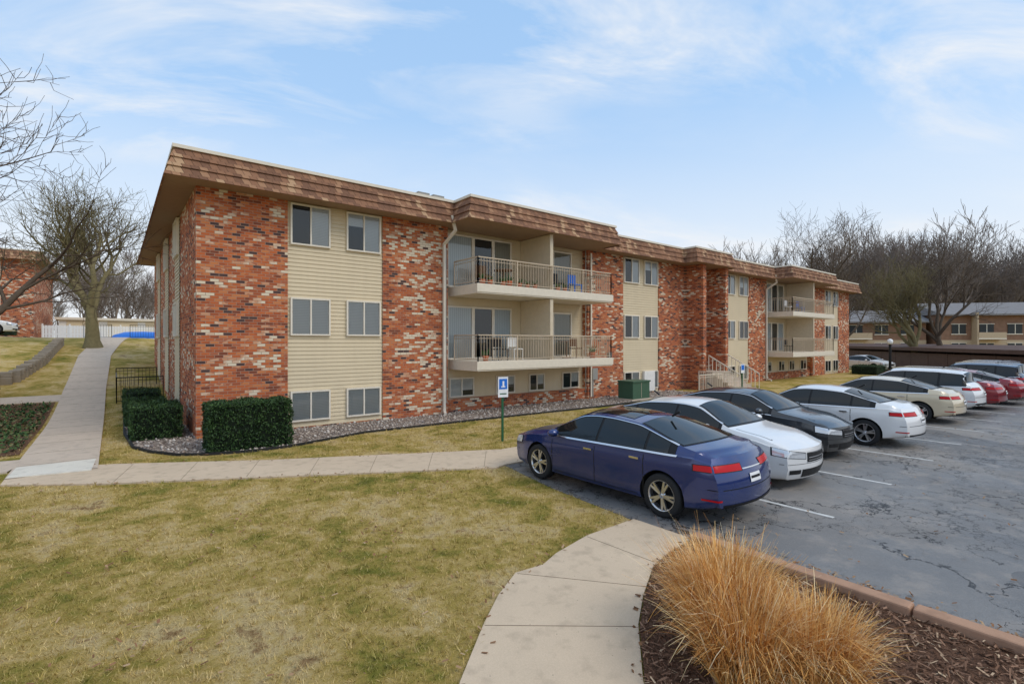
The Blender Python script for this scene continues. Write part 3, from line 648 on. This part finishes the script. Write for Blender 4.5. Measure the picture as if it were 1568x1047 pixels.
# ------------------------------------------------------------ cars
SED=dict(L=4.85,top=[(-2.425,1.0),(-2.3,1.06),(-1.9,1.12),(-1.7,1.16),(-.85,1.41),(-.3,1.455),(.1,1.455),(.45,1.41),(1.15,1.04),(1.3,1.0),(1.9,.92),(2.3,.80),(2.425,.73)],
 sh=[(-2.425,.93),(-2.1,.99),(-1.5,.97),(0,.93),(1.0,.90),(1.9,.84),(2.3,.74),(2.425,.68)],
 w=[(-2.425,.80),(-2.2,.89),(-1.6,.925),(0,.93),(1.4,.925),(2.1,.88),(2.425,.78)],lo=[(-2.425,.34),(-2.2,.27),(-1.8,.2),(1.8,.18),(2.2,.18),(2.425,.2)],
 fw=1.42,rw=-1.40,r=.335,ws=(.42,1.16),rs=(-1.78,-.88),win=[(-1.50,-1.10),(-1.05,-.08),(-.03,.95)],dl=(1.02,-.05,-1.08),H=1.455,nz=0)
SUV=dict(L=4.6,top=[(-2.3,1.12),(-2.22,1.25),(-2.0,1.50),(-1.8,1.6),(-1.0,1.67),(0,1.68),(.45,1.63),(1.2,1.16),(1.35,1.12),(1.9,1.04),(2.2,.92),(2.3,.85)],
 sh=[(-2.3,1.02),(-2.1,1.06),(-1,1.04),(1.0,1.01),(1.9,.95),(2.2,.85),(2.3,.79)],w=[(-2.3,.84),(-2.1,.9),(-1.6,.925),(0,.93),(1.4,.925),(2.1,.88),(2.3,.8)],
 lo=[(-2.3,.42),(-2.1,.32),(-1.8,.25),(1.8,.22),(2.1,.22),(2.3,.26)],fw=1.38,rw=-1.32,r=.36,ws=(.45,1.2),rs=(-2.2,-1.86),win=[(-1.78,-1.15),(-1.08,-.1),(-.04,.98)],dl=(1.05,-.07,-1.12),H=1.68,nz=.1)
def sm(pts,L):
    xs=np.linspace(-L/2,L/2,401); ys=np.interp(xs,[p[0] for p in pts],[p[1] for p in pts]); k=13; e=np.pad(ys,k//2,mode='edge'); y2=np.convolve(e,np.ones(k)/k,'valid'); y2=np.convolve(np.pad(y2,k//2,mode='edge'),np.ones(k)/k,'valid')
    return lambda x: float(np.interp(x,xs,y2))
def Sf(a,b,x): t=min(1,max(0,(x-a)/(b-a))); return t*t*(3-2*t)
cache={}
def car_meshes(kind):
    if kind in cache: return cache[kind]
    pano=kind=='sedanp'; sedan=kind.startswith('sedan')
    c=SED if sedan else SUV; L=c['L']; hl=L/2; top=sm(c['top'],L); sh=sm(c['sh'],L); w=sm(c['w'],L); lo=sm(c['lo'],L)
    def deform(x,y,z):
        s=1 if x>0 else -1; ax=abs(x); x2=x-s*Sf(.2,hl,ax)*(.26 if s>0 else .2)*(y/.93)**2
        e=Sf(hl-.4,hl,ax); x2-=s*e*.12*(max(0,z-.58-c['nz'])/.35)**2; x2-=s*e*.07*(max(0,.42-z)/.22)**2
        return Vector((x2,y,z))
    def sec(x):
        zl=lo(x);zs=sh(x);zt=top(x);ww=w(x);g=max(.03,zt-zs); pts=[(0,zl),(ww*.5,zl),(ww*.90,zl),(ww*.955,zl+.03)]
        for i in range(1,9):
            t=i/8; y=ww*(.955+.045*math.sin(math.pi*(.08+.78*t))); 
            if i==6: y+=.010
            if i==5: y-=.004
            if i==3: y-=.012
            pts.append((y,zl+.03+(zs-zl-.03)*t))
        yb=pts[-1][0]-.035*min(1,g/.12); tum=.50*g
        for i in range(0,7):
            t=i/6; pts.append((yb-tum*t**1.2,zs+.012+(.86*g-.012)*t))
        yr=yb-tum
        for i in range(1,8):
            t=i/7; pts.append((yr*(1-t),zs+.86*g+.14*g*math.sin(math.pi/2*min(1,t*1.15))))
        return pts
    xs=sorted(set(list(np.round(np.linspace(-hl,hl,64),4))))
    secs=[sec(x) for x in xs]; n=len(secs[0]); V=[];F=[]
    ring=2*n-2
    for x,s in zip(xs,secs):
        for (y,z) in s: V.append(deform(x,y,z))
        for (y,z) in s[-2:0:-1]: V.append(deform(x,-y,z))
    for i in range(len(xs)-1):
        for k in range(ring): F.append((i*ring+k,(i+1)*ring+k,(i+1)*ring+(k+1)%ring,i*ring+(k+1)%ring))
    for i,x,fl in ((0,xs[0],False),(len(xs)-1,xs[-1],True)):
        s=secs[i]; m=8; rows=[]
        for j,(y,z) in enumerate(s):
            if j==0 or j==n-1: rows.append([i*ring+j]*(m+1)); continue
            r=[]
            for q in range(m+1):
                t=1-2*q/m
                if q==0: r.append(i*ring+j)
                elif q==m: r.append(i*ring+ring-j)
                else: V.append(deform(x,y*t,z)); r.append(len(V)-1)
            rows.append(r)
        for j in range(n-1):
            for q in range(m):
                f=[rows[j][q],rows[j][q+1],rows[j+1][q+1],rows[j+1][q]]; g=[]
                for v in f:
                    if v not in g: g.append(v)
                if len(g)>2: F.append(tuple(g if fl else g[::-1]))
    bm=bmesh.new()
    for v in V: bm.verts.new(v)
    bm.verts.ensure_lookup_table()
    for f in F:
        try: bm.faces.new([bm.verts[i] for i in f])
        except ValueError: pass
    bmesh.ops.recalc_face_normals(bm,faces=bm.faces); bvh=BVHTree.FromBMesh(bm)
    me=bpy.data.meshes.new('car_body'); bm.to_mesh(me); bm.free()
    for mm in (M['white'],M['wdark']): me.materials.append(mm)
    ob=bpy.data.objects.new('tmp',me); scene.collection.objects.link(ob)
    cut=MB()
    for x in (c['fw'],c['rw']):
        for sy in (1,-1):
            nn=32; r=c['r']+.055; a=[(x+r*math.cos(6.28318*k/nn),sy*.60,c['r']+r*math.sin(6.28318*k/nn)) for k in range(nn)]; b_=[(p[0],sy*1.2,p[2]) for p in a]
            cut.add(a+b_,[tuple(range(nn)),tuple(range(nn,2*nn))[::-1]]+[(k,nn+k,nn+(k+1)%nn,(k+1)%nn) for k in range(nn)],1)
    co=cut.obj('cut',[M['wdark'],M['wdark']]); bmm=bmesh.new(); bmm.from_mesh(co.data); bmesh.ops.recalc_face_normals(bmm,faces=bmm.faces); bmm.to_mesh(co.data); bmm.free()
    md=ob.modifiers.new('x','BOOLEAN'); md.operation='DIFFERENCE'; md.object=co; md.solver='EXACT'
    dg=bpy.context.evaluated_depsgraph_get(); body=bpy.data.meshes.new_from_object(ob.evaluated_get(dg)); body.name='car_body'
    bpy.data.objects.remove(ob); bpy.data.objects.remove(co)
    body.polygons.foreach_set('use_smooth',[True]*len(body.polygons)); body.set_sharp_from_angle(angle=R(38))
    T=MB()
    def patch(fn,nu,nv,m,off=.006):
        vs=[];ok=[]
        for i in range(nu+1):
            for j in range(nv+1):
                o,d=fn(i/nu,j/nv); h=bvh.ray_cast(o,d)
                if h[0] is None: vs.append((0,0,0)); ok.append(False)
                else:
                    nn_=h[1] if h[1].dot(d)<0 else -h[1]; vs.append(h[0]+nn_*off); ok.append(True)
        fs=[]
        for i in range(nu):
            for j in range(nv):
                q=[i*(nv+1)+j,(i+1)*(nv+1)+j,(i+1)*(nv+1)+j+1,i*(nv+1)+j+1]
                if all(ok[k] for k in q): fs.append(tuple(q))
        T.add(vs,fs,m,True)
    def side(x0,x1,zb,zt,m,sy,off=.006,nu=12,nv=5):
        def fn(a,b_):
            x=x0+(x1-x0)*a; z0=zb(x) if callable(zb) else zb; z1=zt(x) if callable(zt) else zt
            return Vector((x,sy*3,z0+(z1-z0)*b_)),Vector((0,-sy,0))
        patch(fn,nu,nv,m,off)
    G=lambda x: max(.03,top(x)-sh(x))
    belt=lambda x: sh(x)+.025
    head=lambda x: max(sh(x)+.03,sh(x)+.86*G(x)-.045)
    wn=c['win']
    for sy in (1,-1):
        side(wn[0][0]-.12,wn[-1][1]+.06,lambda x:belt(x)-.012,lambda x:head(x)+.016,1,sy,.004,40,6)
        for a,b_ in wn: side(a,b_,belt,head,2,sy,.009,14,6)
        side(wn[0][0]-.16,wn[-1][1]+.08,lambda x:belt(x)-.026,lambda x:belt(x)-.008,3,sy,.011,40,1)
        if sedan: side(wn[0][0]-.14,wn[-1][1]+.05,lambda x:head(x)+.012,lambda x:head(x)+.024,3,sy,.012,40,1)
        for x in c['dl']: side(x-.007,x+.007,lambda xx:lo(xx)+.09,lambda x:belt(x)-.02,1,sy,.003,1,10)
        side(-.95,1.0,lambda x:lo(x)+.075,lambda x:lo(x)+.087,1,sy,.003,20,1)
        side(-1.0,1.0,lambda x:lo(x)+.005,lambda x:lo(x)+.06,1,sy,.006,20,1)
        for x in (.08,-.92):
            h=bvh.ray_cast(Vector((x,sy*3,sh(x)-.11)),Vector((0,-sy,0)))[0]; T.bar((x-.09,h.y+sy*.025,h.z),(x+.09,h.y+sy*.025,h.z),.03,3 if sedan else 0)
        y=sy*(w(.85)-.02); z=sh(.85)+.07; T.bar((.86,y-sy*.03,z-.03),(.84,y+sy*.12,z),.035,1)
        vs=[];
        for i in range(7):
            for k in range(10):
                p=math.pi*i/6; t=6.2832*k/10; vs.append((.82+.09*math.cos(p)*1.0,y+sy*.17+.12*math.sin(p)*math.cos(t),z+.03+.075*math.sin(p)*math.sin(t)))
        T.add(vs,[(i*10+k,i*10+(k+1)%10,(i+1)*10+(k+1)%10,(i+1)*10+k) for i in range(6) for k in range(10)],0,True)
    def topp(x0,x1,m,mar,off=.008,nu=12,nv=14,y0=-1,y1=1):
        def fn(a,b_):
            x=x0+(x1-x0)*a; g=G(x); yr=sec(x)[11][0]-.035*min(1,g/.12)-.50*g-mar; y=yr*(y0+(y1-y0)*b_)
            p=deform(x,y,1.2); return Vector((p.x,y,3)),Vector((0,0,-1))
        patch(fn,nu,nv,m,off)
    topp(c['ws'][0]-.03,c['ws'][1]+.05,1,.015,.004); topp(*c['ws'],2,.05,.009); topp(c['rs'][0]-.03,c['rs'][1]+.02,1,.015,.004); topp(*c['rs'],2,.05,.009)
    if pano: topp(-.62,.30,2,.10,.007)
    for s_ in (-1,1): topp(1.32,2.25,1,.05,.0035,10,1,s_*.93,s_*.915)
    if not sedan:
        for s_ in (-1,1):
            yy=s_*.58; T.bar((-1.7,yy,1.64),(-1.4,yy,1.70),.03,3); T.bar((-1.4,yy,1.70),(.1,yy,1.71),.03,3); T.bar((.1,yy,1.71),(.35,yy,1.65),.03,3)
    def rad(s,t0,t1,zb,zt,m,off=.008,nu=14,nv=4):
        ax=s*(hl-1.0)
        def fn(a,b_):
            t=R(t0+(t1-t0)*a); d=Vector((s*math.cos(t),math.sin(t),0)); z0=zb(a) if callable(zb) else zb; z1=zt(a) if callable(zt) else zt
            return Vector((ax,0,z0+(z1-z0)*b_))+d*3,-d
        patch(fn,nu,nv,m,off)
    k=c['nz']*1.2; rt=.93 if sedan else 1.05
    for sy in (1,-1):
        rad(1,sy*22,sy*56,lambda a:.565+k+.07*a,lambda a:.665+k+.10*a,5); rad(1,sy*21,sy*57.5,lambda a:.555+k+.07*a,lambda a:.675+k+.10*a,1,.004)
        rad(1,sy*28,sy*42,.30+k,.38+k,1); 
        rad(-1,sy*17,sy*60,lambda a:rt-.11+.01*a,lambda a:rt-.02+.0*a,4)
        rad(-1,sy*16,sy*61,lambda a:rt-.12+.01*a,lambda a:rt-.01+.0*a,1,.004)
        rad(-1,sy*40,sy*54,.42+k,.445+k,4)
        rad(-1,sy*24,sy*34,.27+k,.32+k,3,.014)
    rad(1,-19,19,.50+k,.665+k,1); rad(1,-19.5,19.5,.66+k,.675+k,3,.012,10,1); rad(1,-17,17,.575+k,.59+k,3,.014,10,1); rad(1,-17,17,.53+k,.54+k,3,.014,10,1); rad(1,-26,26,.23+k,.38+k,1,.006)
    rad(-1,-44,44,.22+k,.37+k,1); rad(-1,-8.5,8.5,.64+k,.76+k,6,.014,3,2); rad(-1,-7.5,7.5,.685+k,.72+k,1,.016,3,1); rad(-1,-16,16,rt-.10,rt-.085,3,.01,10,1)
    rad(-1,-50,50,.575+k,.587+k,1,.003,16,1)
    rad(1,-50,50,.475+k,.483+k,1,.003,16,1)
    T.bar((-1.0,0,c['H']-.03),(-1.15,0,c['H']+.06),.03,1)
    tm=T.mesh('car_trim',[M['white'],M['black'],M['cglass'],M['chrome'],M['tail'],M['lamp'],M['signw']])
    cache[kind]=(body,tm,c); return cache[kind]
wc={}
def wheel_mesh(r,rim,key):
    if (r,key) in wc: return wc[(r,key)]
    b=MB(); ri=r*.70
    b.lathe([(ri,-.10),(r-.03,-.11),(r-.008,-.095),(r,-.07),(r,.07),(r-.008,.095),(r-.03,.11),(ri,.10)],(0,0,0),'y',36,0)
    b.lathe([(ri,.10),(ri-.012,.098),(ri-.02,.06),(ri-.025,-.09)],(0,0,0),'y',36,1); b.lathe([(ri-.02,.0),(0.001,.0)],(0,0,0),'y',20,2); b.lathe([(0.001,.085),(.05,.08),(.06,.05)],(0,0,0),'y',16,1)
    for i in range(5):
        for dd in (-.16,.16):
            t=6.2832*i/5; t2=t+dd; p0=Vector((math.cos(t)*.04,.07,math.sin(t)*.04)); p1=Vector((math.cos(t2)*(ri-.01),.085,math.sin(t2)*(ri-.01))); b.bar(p0,p1,.045,1,4,.032)
    wc[(r,key)]=b.mesh('wheel',[M['tire'],rim,M['wdark']]); return wc[(r,key)]
def car(name,kind,u,v,hd,paint,rim=None,key='a',z=.01,sc=1):
    body,tm,c=car_meshes(kind); E=empty(name,(u,v,z),R(hd)); E.scale=(sc,sc,sc)
    for nm,me in (('body',body),('windows_and_trim',tm)):
        m2=me.copy(); m2.materials[0]=paint; o=bpy.data.objects.new(nm,m2); scene.collection.objects.link(o); o.parent=E
    wm=wheel_mesh(c['r'],rim or M['rim'],key)
    for x in (c['fw'],c['rw']):
        for sy in (1,-1):
            o=bpy.data.objects.new('wheel',wm); o.location=(x,sy*.80,c['r']); o.rotation_euler=(0,random.uniform(0,1),0 if sy>0 else math.pi); scene.collection.objects.link(o); o.parent=E
pb=paint_mat('paint_blue',(.003,.022,.135),.25,.25); pw=paint_mat('paint_white',(.78,.77,.76),.05,.3); pd=paint_mat('paint_charcoal',(.03,.034,.04),.5,.3)
pg=paint_mat('paint_beige',(.68,.57,.40),.15,.3); pr=paint_mat('paint_red',(.26,.008,.018),.3,.3); pn=paint_mat('paint_navy',(.010,.018,.045),.4,.3)
car('parked_sedan','sedanp',5.68,-10.35,90,pb)
car('parked_sedan','sedan',8.45,-10.15,-90,pw)
car('parked_sedan','sedan',11.6,-9.7,-90,pd,M['rimred'],'r')
car('parked_sedan','sedan',14.4,-10.45,90,pw)
car('parked_sedan','sedan',20.2,-10.3,90,pg)
car('parked_suv','suv',23.1,-10.5,90,pw)
car('parked_sedan','sedan',25.9,-10.6,90,pr)
car('parked_sedan','sedan',28.8,-10.9,90,pr)
car('parked_suv','suv',31.7,-10.9,90,pn)
car('parked_suv','suv',34.6,-10.7,90,pn)
car('parked_sedan','sedan',55.2,.3,-110,pw,z=.0)
car('parked_sedan','sedan',-9.5,33,0,pw,z=float(gh(-9.5,33))+.03)

# ------------------------------------------------------------ signs etc
E=empty('accessible_parking_sign',(6.5,-5.5,0),R(-12)); b=MB()
b.bar((0,0,0),(0,0,1.72),.05,0); b.box(-.15,.15,-.045,-.03,1.2,1.75,1); b.box(-.12,.12,-.049,-.0455,1.42,1.70,2); b.box(-.02,.03,-.053,-.0495,1.5,1.64,1); b.box(-.06,.06,-.053,-.0495,1.47,1.5,1); b.box(-.10,.10,-.049,-.0455,1.28,1.31,3)
b.obj('post_and_panel',[M['green'],M['signw'],M['blue'],M['green']],E)
E=empty('accessible_parking_sign',(22.8,-3.9,0),R(-12)); b=MB(); b.bar((0,0,0),(0,0,1.6),.05,0); b.box(-.13,.13,-.045,-.03,1.15,1.6,1); b.box(-.10,.10,-.049,-.0455,1.3,1.55,2); b.obj('post_and_panel',[M['green'],M['signw'],M['blue']],E)
E=empty('electrical_transformer_box',(17.2,-1.6,0)); b=MB(); b.box(-.75,.75,-.5,.5,0,.1,1); b.box(-.62,.62,-.42,.42,.1,.85,0); b.box(-.65,.65,-.46,.44,.85,.92,0); b.box(-.01,.01,-.43,-.42,.15,.82,1); b.obj('cabinet',[M['tgreen'],M['conc2']],E,.02)
E=empty('lamp_post',(48.8,-3.3,0)); b=MB(); b.bar((0,0,0),(0,0,2.5),.10,0,8); b.lathe([(0,0),(.16,.02),(.22,.2),(.18,.38),(.05,.46),(0,.46)],(0,0,2.5),n=12,m=1); b.obj('pole_and_head',[M['black'],M['signw']],E)

# ------------------------------------------------------------ light, world, camera
sun_el,sun_az=R(48),R(-65)
sd=Vector((math.cos(sun_el)*math.cos(sun_az),math.cos(sun_el)*math.sin(sun_az),math.sin(sun_el)))
l=bpy.data.lights.new('sun','SUN'); l.energy=1.5; l.angle=R(30); l.color=(1,.91,.78); lo_=bpy.data.objects.new('sun',l); scene.collection.objects.link(lo_)
lo_.rotation_euler=sd.to_track_quat('Z','Y').to_euler(); lo_.location=(0,0,30)
w=bpy.data.worlds.new('World'); scene.world=w; w.use_nodes=True; q=NT.__new__(NT); q.t=w.node_tree; q.m=w
bg=q.t.nodes['Background']; bg.inputs[1].default_value=.15
sky=q.n('ShaderNodeTexSky'); sky.sky_type='NISHITA'; sky.sun_disc=False; sky.sun_elevation=sun_el; sky.sun_rotation=math.pi/2-sun_az; sky.air_density=1.2; sky.dust_density=.6; sky.ozone_density=2.0
tc=q.n('ShaderNodeTexCoord').outputs['Generated']; x,y,z=q.xyz(tc); zz=q.ma('ADD',q.ma('MAXIMUM',z,0.0),.18)
pv=q.comb(q.ma('DIVIDE',x,zz),q.ma('DIVIDE',q.ma('ADD',y,q.ma('MULTIPLY',x,.35)),q.ma('MULTIPLY',zz,.62)),0.0)
n1=q.noise(pv,1.35,6,.62,.5); n2=q.noise(pv,.6,2,.5)
cf=q.ma('MULTIPLY',q.ramp(n1,[(.45,0),(.56,.5),(.65,1)]),q.ramp(n2,[(.43,.10),(.55,1)]))
hz=q.ramp(z,[(0.0,.98),(.10,.90),(.25,.56),(.40,.20),(.6,.14),(.8,.45)])
f=q.ma('SUBTRACT',1.0,q.ma('MULTIPLY',q.ma('SUBTRACT',1.0,q.ma('MULTIPLY',cf,.88)),q.ma('SUBTRACT',1.0,hz)),clamp=True)
blue=q.mix(.78,q.mix(1.0,sky.outputs[0],(1.7,1.9,1.9),'MULTIPLY'),(1.8,3.55,6.0))
q.put(bg.inputs[0],q.mix(f,blue,(5.95,6.1,6.3)))
cam=bpy.data.cameras.new('camera'); co=bpy.data.objects.new('camera',cam); scene.collection.objects.link(co); co.location=(-1.79,-16.34,2.7); co.rotation_euler=(R(90),0,R(-38.5)); cam.lens=17.61; cam.sensor_width=36; cam.clip_end=3000; cam.clip_start=.05
scene.camera=co
scene.view_settings.view_transform='Standard'; scene.view_settings.look='None'; scene.view_settings.exposure=0
